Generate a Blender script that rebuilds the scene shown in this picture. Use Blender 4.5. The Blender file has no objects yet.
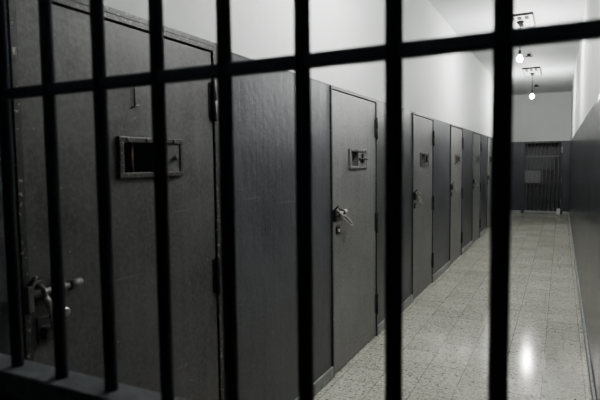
import bpy, bmesh, math, random
from mathutils import Matrix, Vector
random.seed(7)
SC = bpy.context.scene
COL = SC.collection

# ------------------------------------------------------------------ layout (metres)
XL, XR = -1.45, 0.228          # corridor side walls
YB, YF = 16.55, -1.2           # far wall, wall behind the viewer
HC = 3.47                      # ceiling
EYE = 1.555
PAINT = 2.10                   # top of the dark paint
DW, DH = 0.965, 2.070          # cell door leaf
DOORS = [1.015, 3.378, 5.625, 7.79, 9.95, 12.06]
BULBS = [(-0.53, 3.15), (-0.535, 7.8), (-0.595, 12.46)]
GY = 0.60                      # near barred gate
BX0, BX1 = -0.985, 0.035       # far barred gate

# ------------------------------------------------------------------ node helpers
class NT:
    def __init__(s, name):
        s.m = bpy.data.materials.new(name); s.m.use_nodes = True
        s.t = s.m.node_tree; s.b = s.t.nodes['Principled BSDF']
    def n(s, typ, **kw):
        nd = s.t.nodes.new(typ)
        for k, v in kw.items():
            if k.startswith('i_'): nd.inputs[k[2:].replace('_', ' ')].default_value = v
            else: setattr(nd, k, v)
        return nd
    def l(s, a, b): s.t.links.new(a, b)
    def pos(s, scale=(1, 1, 1), loc=(0, 0, 0)):
        g = s.n('ShaderNodeNewGeometry'); mp = s.n('ShaderNodeMapping')
        mp.inputs['Scale'].default_value = scale; mp.inputs['Location'].default_value = loc
        s.l(g.outputs['Position'], mp.inputs['Vector']); return mp.outputs['Vector']
    def noise(s, vec, scale, detail=4, rough=0.55, dist=0.0):
        n = s.n('ShaderNodeTexNoise'); n.inputs['Scale'].default_value = scale
        n.inputs['Detail'].default_value = detail; n.inputs['Roughness'].default_value = rough
        n.inputs['Distortion'].default_value = dist
        s.l(vec, n.inputs['Vector']); return n.outputs['Fac']
    def ramp(s, fac, a, b, ca=(0, 0, 0, 1), cb=(1, 1, 1, 1)):
        r = s.n('ShaderNodeValToRGB'); e = r.color_ramp.elements
        e[0].position, e[1].position = a, b; e[0].color, e[1].color = ca, cb
        s.l(fac, r.inputs['Fac']); return r.outputs['Color']
    def mix(s, fac, a, b, mode='MIX'):
        m = s.n('ShaderNodeMix', data_type='RGBA', blend_type=mode)
        if isinstance(fac, (int, float)): m.inputs[0].default_value = fac
        else: s.l(fac, m.inputs[0])
        for sock, v in ((m.inputs[6], a), (m.inputs[7], b)):
            if isinstance(v, (tuple, list)): sock.default_value = (*v[:3], 1)
            else: s.l(v, sock)
        return m.outputs[2]
    def math(s, op, a, b=0.0):
        m = s.n('ShaderNodeMath', operation=op)
        for sock, v in ((m.inputs[0], a), (m.inputs[1], b)):
            if isinstance(v, (int, float)): sock.default_value = v
            else: s.l(v, sock)
        return m.outputs[0]
    def bump(s, h, strength, dist=0.01):
        b = s.n('ShaderNodeBump'); b.inputs['Strength'].default_value = strength
        b.inputs['Distance'].default_value = dist
        s.l(h, b.inputs['Height']); s.l(b.outputs['Normal'], s.b.inputs['Normal'])

def simple(name, col, rough=0.5, metal=0.0, var=0.25, scale=30, chips=None, chipcol=(0.35, 0.34, 0.32), bump=0.1):
    k = NT(name); p = k.pos()
    n = k.noise(p, scale, 5)
    c = k.mix(k.ramp(n, 0.3, 0.7), tuple(x * (1 - var) for x in col), tuple(x * (1 + var) for x in col))
    if chips:
        c = k.mix(k.ramp(k.noise(p, scale * 2.3, 6, .7), chips, chips + 0.03), c, chipcol)
    k.l(c, k.b.inputs['Base Color'])
    k.b.inputs['Roughness'].default_value = rough; k.b.inputs['Metallic'].default_value = metal
    if bump: k.bump(n, bump, 0.003)
    return k.m

def paint_layers(k, dark, seed=(0, 0, 0), streak=0.3, spec=0.64, scratch=True):
    """old glossy oil paint: cloudy patches, vertical brush drips, chips and scratches"""
    p = k.pos(loc=seed)
    cloud = k.noise(p, 2.3, 9, .68)
    c = k.mix(k.ramp(cloud, .3, .72), tuple(x * .62 for x in dark), tuple(x * 1.38 for x in dark))
    ps = k.pos(scale=(26, 26, 1.3), loc=seed)
    st = k.noise(ps, 1.0, 4, .6)
    c = k.mix(k.math('MULTIPLY', k.ramp(st, .45, .75), streak * .6), c, tuple(min(1, x * 2.0 + .01) for x in dark))
    fine = k.noise(p, 60, 5, .7)
    c = k.mix(k.math('MULTIPLY', k.ramp(fine, .42, .68), .6), c, tuple(x * 1.7 for x in dark))
    chip = k.ramp(k.noise(p, 38, 3, .5), spec + .11, spec + .125)
    c = k.mix(k.math('MULTIPLY', chip, .6), c, (.42, .42, .40))
    if scratch:
        for ang, loc in ((.5, (3, 1, 2)), (-.9, (7, 4, 1)), (1.35, (2, 9, 5))):
            mp = k.n('ShaderNodeMapping'); mp.inputs['Rotation'].default_value = (ang, 0, 0)
            mp.inputs['Scale'].default_value = (1, 1.1, 42); mp.inputs['Location'].default_value = loc
            k.l(p, mp.inputs['Vector'])
            sc = k.ramp(k.noise(mp.outputs['Vector'], 1.5, 1, .4, .6), .78, .80)
            c = k.mix(k.math('MULTIPLY', sc, .22), c, tuple(min(1, x * 3 + .05) for x in dark))
    return c, cloud, st, fine

def wall_material(name, dark, slope=0.0, base=PAINT, rough=0.34, seed=(0, 0, 0), streak=.3, white=(.66, .68, .675)):
    k = NT(name)
    c, cloud, st, fine = paint_layers(k, dark, seed, streak)
    g = k.n('ShaderNodeNewGeometry'); sp = k.n('ShaderNodeSeparateXYZ'); k.l(g.outputs['Position'], sp.inputs[0])
    wob = k.math('MULTIPLY', k.math('SUBTRACT', k.noise(k.pos(loc=seed), 7, 3), .5), .012)
    h = k.math('ADD', sp.outputs['Z'], wob)
    h = k.math('SUBTRACT', h, k.math('MULTIPLY', sp.outputs['Y'], slope))
    isw = k.math('GREATER_THAN', h, base)
    line = k.math('MULTIPLY', k.math('GREATER_THAN', h, base - .012), .6)
    c = k.mix(line, c, tuple(x * .35 for x in dark))
    pw = k.pos(loc=seed)
    w = k.mix(k.ramp(k.noise(pw, .9, 5, .6), .3, .75), tuple(x * .93 for x in white), white)
    w = k.mix(k.math('MULTIPLY', k.ramp(k.noise(pw, 9, 6, .7), .62, .75), .12), w, (.45, .46, .45))
    k.l(k.mix(isw, c, w), k.b.inputs['Base Color'])
    r = k.math('ADD', k.math('MULTIPLY', cloud, .22), rough - .1)
    rr = k.n('ShaderNodeMix', data_type='FLOAT'); k.l(isw, rr.inputs[0]); k.l(r, rr.inputs[2]); rr.inputs[3].default_value = .75
    k.l(rr.outputs[0], k.b.inputs['Roughness'])
    hh = k.math('ADD', k.math('MULTIPLY', k.noise(pw, 14, 5, .6), 1.0), k.math('MULTIPLY', st, .5))
    k.bump(hh, .35, .007)
    return k.m

M = {}
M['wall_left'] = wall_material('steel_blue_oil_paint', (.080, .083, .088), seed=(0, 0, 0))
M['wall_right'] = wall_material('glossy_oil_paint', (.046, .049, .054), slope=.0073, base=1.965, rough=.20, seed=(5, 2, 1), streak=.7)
M['wall_back'] = wall_material('far_wall_paint', (.050, .056, .064), seed=(9, 2, 4), white=(.69, .70, .695))

def door_mat(seed, tint):
    k = NT('grey_door_enamel')
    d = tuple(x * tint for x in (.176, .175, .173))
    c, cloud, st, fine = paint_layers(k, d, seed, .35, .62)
    k.l(c, k.b.inputs['Base Color'])
    k.l(k.math('ADD', k.math('MULTIPLY', cloud, .25), .28), k.b.inputs['Roughness'])
    k.bump(k.math('ADD', k.noise(k.pos(loc=seed), 11, 4), k.math('MULTIPLY', fine, .25)), .2, .006)
    return k.m
DM = [door_mat((i * 3.1 + 1, i * 2.3, i), t) for i, t in enumerate((.56, 1.0, .97, 1.0, .95, 1.0))]  # first tint is low: dimmer light on the nearest door painted into its colour
M['frame_chip'] = simple('chipped_frame_paint', (.06, .061, .062), .4, 0, .3, 25, chips=.585)
M['frame'] = simple('dark_frame_paint', (.06, .062, .064), .4, 0, .3, 25, chips=.62)
M['hinge'] = simple('dark_hinge_metal', (.045, .046, .047), .35, .3, .3, 40)
M['bolt'] = simple('worn_bright_steel', (.50, .49, .47), .32, .75, .35, 60)
M['dullbolt'] = simple('painted_bolt_steel', (.15, .15, .146), .38, .2, .4, 60, chips=.66)
M['hatch'] = simple('hatch_channel_paint', (.15, .15, .147), .4, 0, .3, 70, chips=.60, chipcol=(.5, .5, .48))
M['hatchdark'] = simple('dark_hatch_paint', (.065, .065, .064), .38, 0, .4, 70, chips=.60, chipcol=(.4, .4, .38))
M['rust'] = simple('rusty_hatch_bar', (.17, .125, .11), .5, .2, .4, 90)
M['dark'] = simple('black_hollow', (.008, .008, .008), .8, 0, .2, 20)
M['gate'] = simple('near_gate_black_paint', (.055, .060, .078), .55, 0, .2, 60)
M['ledge'] = simple('gate_ledge_dusty_paint', (.11, .118, .125), .6, 0, .3, 30)  # gate paint made lighter: light falling on the ledge top is in the colour
M['fargate'] = simple('far_gate_bar_paint', (.21, .215, .22), .4, 0, .2, 30)
M['farsheet'] = simple('far_door_sheet_paint', (.055, .058, .062), .4, 0, .25, 8)
M['fixture'] = simple('ceiling_tray_enamel', (.62, .63, .62), .4, 0, .08, 20)
M['cord'] = simple('black_flex', (.01, .01, .01), .5, 0, .1, 20)
M['base'] = simple('grey_terrazzo_skirting', (.30, .31, .305), .45, 0, .3, 22, chips=.66, chipcol=(.1, .1, .1))
M['basel'] = simple('pale_terrazzo_skirting', (.36, .37, .36), .45, 0, .2, 22, chips=.68, chipcol=(.2, .2, .2))

k = NT('ceiling_whitewash'); p = k.pos()
k.l(k.mix(k.ramp(k.noise(p, .8, 5), .3, .75), (.54, .56, .565), (.64, .66, .665)), k.b.inputs['Base Color'])
k.b.inputs['Roughness'].default_value = .7
k.bump(k.noise(k.pos(scale=(1, .35, 1)), 3.2, 5), .25, .02); M['ceiling'] = k.m

k = NT('terrazzo_tile_floor'); p = k.pos(loc=(.085, .03, 0))
br = k.n('ShaderNodeTexBrick', offset=0.0, squash=1.0)
br.inputs['Scale'].default_value = 1.0; br.inputs['Brick Width'].default_value = .262; br.inputs['Row Height'].default_value = .262
br.inputs['Mortar Size'].default_value = .0028; br.inputs['Mortar Smooth'].default_value = .2; br.inputs['Bias'].default_value = 0
br.inputs['Color1'].default_value = (.45, .446, .39, 1); br.inputs['Color2'].default_value = (.58, .573, .51, 1)
br.inputs['Mortar'].default_value = (.18, .176, .15, 1)
k.l(p, br.inputs['Vector'])
c = br.outputs['Color']
c = k.mix(k.math('MULTIPLY', k.ramp(k.noise(p, 2.2, 5, .65), .35, .7), .4), c, (.62, .615, .555))
v = k.n('ShaderNodeTexVoronoi'); v.inputs['Scale'].default_value = 95; k.l(p, v.inputs['Vector'])
c = k.mix(k.math('MULTIPLY', k.ramp(v.outputs['Distance'], .12, .5), .32), (.60, .60, .55), c, 'MIX') if False else k.mix(.55, c, k.mix(1.0, c, k.ramp(v.outputs['Color'], .1, .9, (.35, .35, .34, 1), (1.5, 1.5, 1.46, 1)), 'MULTIPLY'))
c = k.mix(k.math('MULTIPLY', k.ramp(k.noise(p, 33, 2, .5), .63, .66), .9), c, (.10, .098, .09))
c = k.mix(k.math('MULTIPLY', k.ramp(k.noise(p, 85, 2, .5), .62, .66), .6), c, (.15, .145, .13))
k.l(c, k.b.inputs['Base Color'])
k.l(k.math('ADD', k.math('MULTIPLY', k.noise(p, 5, 4), .05), .085), k.b.inputs['Roughness'])
k.b.inputs['Specular IOR Level'].default_value = .21
k.bump(k.math('ADD', k.math('MULTIPLY', k.noise(p, 22, 4), .5), k.math('MULTIPLY', br.outputs['Fac'], -1.5)), .06, .004)
M['floor'] = k.m

k = NT('lit_bulb_glass')
k.b.inputs['Emission Color'].default_value = (1.0, .985, .962, 1); k.b.inputs['Emission Strength'].default_value = 900
k.b.inputs['Base Color'].default_value = (.9, .9, .9, 1); M['bulb'] = k.m

# ------------------------------------------------------------------ mesh helpers
def box(bm, x0, x1, y0, y1, z0, z1, bev=0):
    vs = [bm.verts.new((x, y, z)) for x in (x0, x1) for y in (y0, y1) for z in (z0, z1)]
    fs = [(0, 1, 3, 2), (4, 6, 7, 5), (0, 4, 5, 1), (2, 3, 7, 6), (0, 2, 6, 4), (1, 5, 7, 3)]
    faces = [bm.faces.new([vs[i] for i in f]) for f in fs]
    if bev:
        es = list({e for f in faces for e in f.edges})
        bmesh.ops.bevel(bm, geom=es, offset=bev, segments=2, profile=.5, affect='EDGES')

def tube(bm, pts, r, seg=14, caps=True, flat=None):
    """swept round (or flattened: flat=(normal, factor)) section through pts; r number or list"""
    pts = [Vector(p) for p in pts]; rings = []
    rs = r if isinstance(r, (list, tuple)) else [r] * len(pts)
    up = None
    for i, p in enumerate(pts):
        d = (pts[min(i + 1, len(pts) - 1)] - pts[max(i - 1, 0)]).normalized()
        if up is None:
            a = Vector((1, 0, 0)) if abs(d.x) < .8 else Vector((0, 0, 1))
            up = d.cross(a).normalized()
        up = (up - d * up.dot(d)).normalized(); sd = d.cross(up)
        ring = []
        for j in range(seg):
            t = 2 * math.pi * j / seg
            o = (up * math.cos(t) + sd * math.sin(t)) * rs[i]
            if flat: o -= Vector(flat[0]) * o.dot(Vector(flat[0])) * (1 - flat[1])
            ring.append(bm.verts.new(p + o))
        rings.append(ring)
    for a, b in zip(rings, rings[1:]):
        for j in range(seg):
            f = bm.faces.new((a[j], a[(j + 1) % seg], b[(j + 1) % seg], b[j])); f.smooth = True
    if caps:
        bm.faces.new(rings[0][::-1]); bm.faces.new(rings[-1])

def lathe(bm, prof, cx=0, cy=0, cz=0, seg=24, axis='Z'):
    rings = []
    for r, h in prof:
        ring = []
        for j in range(seg):
            t = 2 * math.pi * j / seg; a, b = r * math.cos(t), r * math.sin(t)
            co = (cx + a, cy + b, cz + h) if axis == 'Z' else (cx + h, cy + a, cz + b)
            ring.append(bm.verts.new(co))
        rings.append(ring)
    for a, b in zip(rings, rings[1:]):
        for j in range(seg):
            f = bm.faces.new((a[j], a[(j + 1) % seg], b[(j + 1) % seg], b[j])); f.smooth = True
    bm.faces.new(rings[0][::-1]); bm.faces.new(rings[-1])

def obj(name, fn, mat, parent=None, label=None):
    bm = bmesh.new(); fn(bm); bmesh.ops.recalc_face_normals(bm, faces=bm.faces)
    me = bpy.data.meshes.new(name); bm.to_mesh(me); bm.free()
    me.materials.append(mat)
    o = bpy.data.objects.new(name, me); COL.objects.link(o)
    if parent: o.parent = parent
    if label: o['label'] = label
    return o

def tag(o, label, cat, group=None, kind=None):
    o['label'] = label; o['category'] = cat
    if group: o['group'] = group
    if kind: o['kind'] = kind
    return o

def empty(name, loc, label, cat, group=None, kind=None):
    o = bpy.data.objects.new(name, None); COL.objects.link(o); o.location = loc
    o.empty_display_size = .1
    return tag(o, label, cat, group, kind)

# ------------------------------------------------------------------ setting
FR = .024                                      # door frame width
def left_wall(bm):
    y = YF
    for d in DOORS:
        a, b = d - FR, d + DW + FR
        box(bm, XL - .2, XL, y, a, 0, DH + FR)
        y = b
    box(bm, XL - .2, XL, y, YB, 0, DH + FR)
    box(bm, XL - .2, XL, YF, YB, DH + FR, HC)
tag(obj('wall_left', left_wall, M['wall_left']), 'long left corridor wall, dark steel-grey below and white above, with the cell doors', 'wall', kind='structure')
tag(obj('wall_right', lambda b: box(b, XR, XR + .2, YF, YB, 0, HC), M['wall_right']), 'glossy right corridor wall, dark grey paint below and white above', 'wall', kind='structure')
def back_wall(bm):
    box(bm, XL - .2, BX0, YB, YB + .2, 0, HC)
    box(bm, BX1, XR + .2, YB, YB + .2, 0, HC)
    box(bm, BX0, BX1, YB, YB + .2, 2.09, HC)
    box(bm, BX0 - .02, BX1 + .02, YB + .62, YB + .7, 0, 2.3)
tag(obj('wall_back', back_wall, M['wall_back']), 'far end wall of the corridor around the small barred gate', 'wall', kind='structure')
tag(obj('wall_front', lambda b: box(b, XL - .2, XR + .2, YF - .2, YF, 0, HC), M['wall_back']), 'wall closing the corridor behind the viewer', 'wall', kind='structure')
tag(obj('ceiling', lambda b: box(b, XL - .2, XR + .2, YF, YB + .2, HC, HC + .15), M['ceiling']), 'whitewashed corridor ceiling', 'ceiling', kind='structure')
tag(obj('floor', lambda b: box(b, XL - .2, XR + .2, YF, YB + .7, -.12, 0), M['floor']), 'pale speckled terrazzo tile floor of the corridor', 'floor', kind='structure')

def base_left(bm):
    y = GY + .1
    for d in DOORS + [YB + 1]:
        a, b = y, min(d - FR - .003, YB - .002)
        if b - a > .1: box(bm, XL + .0005, XL + .016, a, b, .0005, .088, .003)
        y = d + DW + FR + .003
tag(obj('baseboard_left', base_left, M['base']), 'low grey terrazzo skirting between the cell doors', 'baseboard', kind='structure')
tag(obj('baseboard_right', lambda b: box(b, XR - .018, XR - .0005, GY + .1, YB - .002, .0005, .075, .003), M['base']), 'low grey skirting along the right wall', 'baseboard', kind='structure')
def base_back(bm):
    box(bm, XL + .02, BX0 - .05, YB - .016, YB - .0005, .0005, .085, .003)
    box(bm, BX1 + .03, XR - .02, YB - .016, YB - .0005, .0005, .085, .003)
tag(obj('baseboard_back', base_back, M['basel']), 'pale skirting blocks either side of the far gate', 'baseboard', kind='structure')

# ------------------------------------------------------------------ cell doors (local: y along wall from latch edge, x out of the wall)
def make_door(i, y0):
    lab = ['nearest cell door, large dark steel door with a half-open slot, right behind the near bars',
           'second cell door from the viewer, full height in view, hatch shutter with a crossed handle',
           'third cell door from the viewer, bright bolt lever hanging steeply',
           'fourth cell door from the viewer, narrow in view',
           'fifth cell door from the viewer, very narrow in view',
           'sixth cell door, farthest one in view down the left wall'][i]
    r = empty('door_%d' % (i + 1), (XL, y0, 0), lab, 'cell door', 'cell doors along the left wall', 'structure')
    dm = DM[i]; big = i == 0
    h0, h1 = (.386, .722) if big else (.322, .712)                        # hatch
    z0, z1 = 1.527, 1.640
    xs = .004                                  # leaf face
    o0 = h0 + (.01 if big else .075); o1 = o0 + (.20 if big else .115)
    def leaf(bm):
        box(bm, -.045, xs, .004, o0, .012, DH - .004)
        box(bm, -.045, xs, o1, DW - .004, .012, DH - .004)
        box(bm, -.045, xs, o0, o1, .012, z0)
        box(bm, -.045, xs, o0, o1, z1, DH - .004)
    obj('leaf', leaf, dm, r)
    def frame(bm):
        box(bm, -.06, .012, -FR + .001, -.002, .002, DH + FR - .001, .002)
        box(bm, -.06, .012, DW + .002, DW + FR - .001, .002, DH + FR - .001, .002)
        box(bm, -.06, .012, -.002, DW + .002, DH + .002, DH + FR - .001, .002)
        if big:                                # second angle iron lapping the wall
            box(bm, .001, .009, DW + FR - .001, DW + FR + .022, .1, DH + FR + .006, .002)
            box(bm, .001, .009, -FR - .002, DW + FR + .022, DH + FR, DH + FR + .022, .002)
    obj('frame', frame, M['frame_chip' if big else 'frame'], r)
    # hatch
    def hatch(bm):
        box(bm, xs, xs + .014, h0 - .012, h1 + .008, z1, z1 + .020, .002)
        box(bm, xs, xs + .014, h0 - .012, h1 + .008, z0 - .020, z0, .002)
        box(bm, xs, xs + .016, h0 - .012, h0 + .010, z0, z1, .002)
        box(bm, xs, xs + .012, o1 - .008, o1 + .008, z0, z1, .001)
        box(bm, xs, xs + .012, h1 - .008, h1 + .008, z0, z1, .001)
        for y in (h0 + .03, h0 + .13, h1 - .05):      # rivet heads
            lathe(bm, [(.008, 0), (.008, .003), (.004, .006)], xs + .013, y, z1 + .011, 10, 'X')
    hh = obj('hatch_frame', hatch, M['hatchdark' if big else 'hatch'], r)
    if big:
        obj('hatch_bar', lambda b: tube(b, [(-.02, h0 + .085, z0 - .01), (-.02, h0 + .085, z1 + .01)], .007), M['rust'], hh, 'rusty vertical bar in the open slot')
        obj('shutter', lambda b: box(b, xs + .001, xs + .007, o1 + .009, h1 - .009, z0, z1), dm, hh)
        def knob(bm): lathe(bm, [(.005, 0), (.005, .006), (.010, .008), (.011, .014), (.006, .018)], xs + .006, (o1 + h1) / 2 + .02, (z0 + z1) / 2, 16, 'X')
        obj('shutter_knob', knob, M['dullbolt'], hh)
        def hook(bm):
            tube(bm, [(xs + .006, .468, 1.868), (xs + .006, .467, 1.82), (xs + .006, .466, 1.775)], .0028, 8)
            tube(bm, [(xs + .006, .447, 1.768), (xs + .006, .466, 1.777), (xs + .006, .488, 1.782)], .003, 8)
        obj('wire_hook', hook, M['hinge'], r, 'thin dark wire with a small cross foot')
    else:
        obj('shutter', lambda b: box(b, xs + .001, xs + .007, o1 + .009, h1 - .009, z0, z1), dm, hh)
        def cross(bm):
            yc, zc = o1 + .08, (z0 + z1) / 2
            box(bm, xs + .007, xs + .022, o1 + .01, h1 - .01, zc - .006, zc + .006, .002)
            box(bm, xs + .007, xs + .024, yc - .009, yc + .009, zc - .035, zc + .04, .002)
        obj('shutter_handle', cross, M['hinge'], hh)
    # slide bolt
    zb = 1.165 if big else 1.19
    xr = .026
    bm_ = M['dullbolt'] if big else M['bolt']
    def rod(bm):
        x = xr; L = .175 if big else .20
        tube(bm, [(x, -.012, zb + .004), (x, .02, zb), (x, L - .03, zb + .002), (x, L - .01, zb + .004)], [.010, .011, .011, .010], 16)
        tube(bm, [(x, L - .045, zb + .002), (x, L, zb + .005)], [.016, .015], 16)
    bo = obj('slide_bolt', rod, bm_, r)
    def brk(y):
        def f(bm):
            box(bm, xs, xs + .005, y - .02, y + .02, zb - .042, zb + .036, .002)
            tube(bm, [(xs + .004, y, zb - .022), (.022, y, zb - .021), (.038, y, zb - .012), (.042, y, zb), (.038, y, zb + .012), (.022, y, zb + .02), (xs + .004, y, zb + .02)], .0065, 10)
        return f
    for y in ((.03, .10) if big else (.05, .14)):
        obj('bolt_bracket', brk(y), bm_ if big else M['dullbolt'], bo)
    def staple(bm):
        box(bm, .012, .040, -.026, -.006, zb - .05, zb + .03, .003)
        tube(bm, [(.02, -.014, zb + .026), (.045, -.010, zb + .05), (.05, -.004, zb + .06)], .006, 10)
    obj('staple', staple, M['dullbolt' if big else 'hinge'], r)
    # hasp lever hanging from the bolt
    def hasp(bm):
        if big:
            pts = [(.036, .030, zb), (.046, .036, zb - .03), (.046, .048, zb - .07), (.042, .052, zb - .12)]
            tube(bm, pts, [.009, .012, .012, .009], 12, flat=((1, 0, 0), .4))
            return
        # long slotted link: neck then an open oval loop
        steep = i == 2
        a = Vector((.040, .055, zb)); b = Vector((.070, .150, zb - .10)) if steep else Vector((.075, .205, zb - .098))
        d = (b - a); side = Vector((0, -d.z, d.y)).normalized() * .014
        tube(bm, [a, a + d * .22], [.012, .012], 12)
        loop = []
        for q in range(25):
            t = 2 * math.pi * q / 24
            loop.append(a + d * (.60 - .40 * math.cos(t)) + side * math.sin(t) * 1.15)
        tube(bm, loop, .009, 8, caps=False)
        tube(bm, [a - Vector((0, .07, -.035)), a], [.007, .011], 10)
    obj('hasp_lever', hasp, bm_, bo)
    def lock(bm):
        y, z = .085, zb - .125
        if big:
            box(bm, xs, xs + .008, .02, .075, z - .04, z + .045, .002)
            box(bm, xs + .008, xs + .03, .03, .065, z - .025, z + .015, .004)
        else:
            box(bm, xs, xs + .010, y - .03, y + .032, z - .028, z + .028, .003)
    lk = obj('lock_case', lock, M['hinge'] if not big else M['frame'], r)
    def key(bm):
        lathe(bm, [(.011, 0), (.011, .006), (.005, .009)], xs + .010, .087, zb - .127, 16, 'X')
    if big:
        obj('lock_disc', lambda b: lathe(b, [(.014, 0), (.017, .004), (.017, .010), (.012, .013)], xs + .0, .122, zb - .088, 20, 'X'), M['bolt'], lk, 'pale round lock disc')
    else: obj('keyhole_rim', key, M['bolt'], lk)
    # hinges on the far edge
    for zc in (1.845, 1.03, .30):
        def hg(bm, zc=zc):
            lathe(bm, [(.005, -.094), (.011, -.09), (.011, -.001), (.0095, 0), (.011, .001), (.011, .09), (.005, .094)], .017, DW - .004, zc, 14)
            box(bm, xs, xs + .004, DW - .03, DW - .006, zc - .08, zc + .08, .001)
        obj('hinge', hg, M['hinge'], r)
    return r
for i, y in enumerate(DOORS): make_door(i, y)

# ------------------------------------------------------------------ near barred gate
g = empty('barred_gate', (-.6, GY, 0), 'near black barred gate across the whole view, out of focus', 'gate')
g_off = (-.6, GY, 0)
def rel(fn):
    def f(bm):
        fn(bm); bmesh.ops.translate(bm, vec=(-g_off[0], -g_off[1], -g_off[2]), verts=bm.verts)
    return f
ZR = 1.186
for kk in range(-1, 12):
    x = -.0577 - .1196 * kk
    if x < XL + .03: continue
    obj('bar', rel(lambda b, x=x: tube(b, [(x, GY, ZR - .01), (x, GY, 3.40)], .0106, 16)), M['gate'], g)
for z in (1.6838, 2.75):
    def crossbar(b, z=z):
        box(b, XL + .035, XR - .035, GY - .008, GY + .008, z - .0092, z + .0092, .003)
    obj('crossbar', rel(crossbar), M['gate'], g)
obj('ledge', rel(lambda b: box(b, XL + .035, XR - .035, GY - .031, GY + .026, ZR - .045, ZR, .003)), M['ledge'], g, 'dusty grey ledge the bars stand on')
obj('kick_panel', rel(lambda b: box(b, XL + .035, XR - .035, GY - .030, GY - .024, .03, ZR - .046)), M['gate'], g, 'solid black lower panel')
obj('top_rail', rel(lambda b: box(b, XL + .035, XR - .035, GY - .03, GY + .03, 3.40, 3.45, .003)), M['gate'], g)
for x in (XL + .001, XR - .034):
    obj('stile', rel(lambda b, x=x: box(b, x, x + .033, GY - .03, GY + .03, .001, HC - .005, .003)), M['gate'], g)

# ------------------------------------------------------------------ far barred gate
g = empty('barred_gate', ((BX0 + BX1) / 2, YB, 0), 'small barred gate closing the far end of the corridor', 'gate')
g_off = ((BX0 + BX1) / 2, YB, 0)
def ff(b):
    box(b, BX0 + .002, BX0 + .045, YB - .02, YB + .03, .002, 2.085, .003)
    box(b, BX1 - .045, BX1 - .002, YB - .02, YB + .03, .002, 2.085, .003)
    box(b, BX0 + .045, BX1 - .045, YB - .02, YB + .03, 2.045, 2.085, .003)
obj('frame', rel(ff), M['frame'], g)
n = 9
for j in range(n):
    x = BX0 + .045 + (BX1 - BX0 - .09) * (j + .5) / n
    obj('bar', rel(lambda b, x=x: tube(b, [(x, YB + .005, .06), (x, YB + .005, 2.046)], .0105, 12)), M['fargate'], g)
for z, hgt in ((1.67, .03), (.87, .035), (.46, .03)):
    obj('crossbar', rel(lambda b, z=z, hgt=hgt: box(b, BX0 + .045, BX1 - .045, YB - .010, YB + .02, z - hgt / 2, z + hgt / 2, .002)), M['fargate'] if z > 1 else M['frame'], g)
obj('bottom_rail', rel(lambda b: box(b, BX0 + .045, BX1 - .045, YB - .012, YB + .022, .02, .085, .003)), M['basel'], g, 'pale bottom rail')
obj('lock_plate', rel(lambda b: box(b, BX0 + .04, BX0 + .47, YB + .017, YB + .03, .90, 1.26, .003)), M['fargate'], g, 'grey lock plate')
obj('sheet', rel(lambda b: box(b, BX0 + .045, BX1 - .19, YB + .018, YB + .024, 1.27, 1.66)), M['farsheet'], g)
for z in (1.85, .95, .35):
    obj('hinge', rel(lambda b, z=z: lathe(b, [(.012, -.09), (.012, .09)], BX1 - .012, YB - .03, z, 12)), M['fixture' if z > 1 else 'fargate'], g)
obj('floor_stop', rel(lambda b: box(b, BX1 - .12, BX1 - .03, YB - .06, YB - .025, .002, .17, .004)), M['fixture'], g, 'pale block at the gate foot')
d7 = empty('door_7', ((BX0 + BX1) / 2, YB + .3, 0), 'dark sheet steel door standing behind the far barred gate', 'door', kind='structure')
g_off = ((BX0 + BX1) / 2, YB + .3, 0)
obj('leaf', rel(lambda b: box(b, BX0 - .015, BX1 + .015, YB + .30, YB + .34, .005, 1.93, .003)), M['farsheet'], d7)

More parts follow.
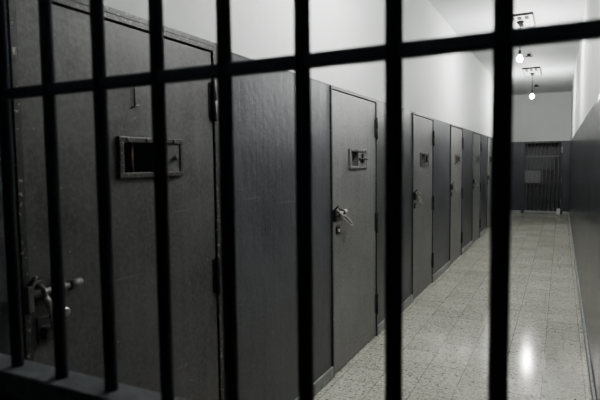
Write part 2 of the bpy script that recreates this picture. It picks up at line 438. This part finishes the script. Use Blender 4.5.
# ------------------------------------------------------------------ hanging bulbs
LAB = ['bare bulb hanging nearest the viewer, just above the view', 'larger and nearer of the two bare lit bulbs hanging in view', 'farther, lower-looking lit bulb hanging near the end wall']
for i, (x, y) in enumerate(BULBS):
    r = empty('pendant_lamp', (x, y, HC), LAB[i], 'lamp', 'bare bulbs hanging along the ceiling')
    w, l, t = .16, .40, .022; ne = (.32, .32, .62)[i]
    tr = obj('ceiling_tray', lambda b: box(b, -w, w, -ne, l, -t, -.001, .004), M['fixture'], r)
    for sx in (-.09, 0, .09):
        obj('clip', lambda b, sx=sx: box(b, sx - .026, sx + .026, -ne + .07, -ne + .07 + ne * .4, -t - .012, -t, .004), M['cord'], tr)
    obj('clip', lambda b: box(b, -.03, .03, .16, .27, -t - .012, -t, .004), M['cord'], tr)
    def rim(b):
        e = .010
        box(b, -w - e, w + e, -ne - e, -ne, -t - .008, -.001); box(b, -w - e, w + e, l, l + e, -t - .008, -.001)
        box(b, -w - e, -w, -ne, l, -t - .008, -.001); box(b, w, w + e, -ne, l, -t - .008, -.001)
    obj('rim', rim, M['hinge'], tr)
    obj('ceiling_rose', lambda b: lathe(b, [(.045, -.022), (.05, -.035), (.03, -.06), (.008, -.095)], 0, 0, 0), M['cord'], r)
    zb = -.52
    obj('cord', lambda b: tube(b, [(0, 0, -.09), (.003, .002, -.25), (0, 0, zb + .10)], .0055, 8), M['cord'], r)
    obj('socket', lambda b: lathe(b, [(.008, zb + .12), (.019, zb + .115), (.021, zb + .06), (.024, zb + .055), (.024, zb + .043)], 0, 0, 0, 20), M['cord'], r)
    prof = [(.016, .045), (.018, .035), (.028, .018), (.036, 0), (.036, -.014), (.030, -.03), (.018, -.041), (.004, -.045)]
    obj('bulb', lambda b: lathe(b, [(a, zb + h) for a, h in prof], 0, 0, 0, 20), M['bulb'], r, 'glowing bulb')

for i, (x, y) in enumerate(((-.555, 10.35), (-.60, 14.6))):
    o = empty('ceiling_hook', (x, y, HC), ['small dark hook on the ceiling between the two lit bulbs', 'small dark hook on the ceiling beyond the farther lit bulb'][i], 'hook', 'dark ceiling hooks')
    obj('base', lambda b: lathe(b, [(.035, -.001), (.035, -.02), (.022, -.035)], 0, 0, 0, 16), M['hinge'], o)
    obj('arm', lambda b: tube(b, [(-.06, 0, -.045), (-.02, 0, -.04), (.03, 0, -.045), (.065, .0, -.04)], .010, 10), M['hinge'], o)

ld = bpy.data.lights.new('room_behind_viewer', 'POINT'); ld.energy = .5; ld.shadow_soft_size = .15; ld.color = (.85, .92, 1)  # added fill light without a visible source, lifts the near bars from black
lo = bpy.data.objects.new('room_behind_viewer', ld); COL.objects.link(lo); lo.location = (-.7, -.8, 2.4)

# ------------------------------------------------------------------ world, view, camera
w = bpy.data.worlds.new('world'); SC.world = w; w.use_nodes = True
w.node_tree.nodes['Background'].inputs[0].default_value = (.01, .011, .012, 1)
w.node_tree.nodes['Background'].inputs[1].default_value = .2
SC.view_settings.view_transform = 'AgX'
SC.view_settings.look = 'AgX - Medium High Contrast'
SC.view_settings.exposure = 0.68

cd = bpy.data.cameras.new('camera'); cam = bpy.data.objects.new('camera', cd); COL.objects.link(cam)
cd.sensor_width = 36; cd.lens = 517 / 600 * 36; cd.clip_start = .02; cd.clip_end = 60
cam.matrix_world = Matrix(((.89315315, -.02128421, .44924875, 0), (.44959256, .06890307, -.89057223, 0), (-.0119995, .99739628, .07111022, EYE), (0, 0, 0, 1)))
cd.dof.use_dof = True; cd.dof.focus_distance = 4.2; cd.dof.aperture_fstop = 4.8
SC.camera = cam
SC.cycles.max_bounces = 10; SC.cycles.diffuse_bounces = 6
SC.cycles.use_denoising = True
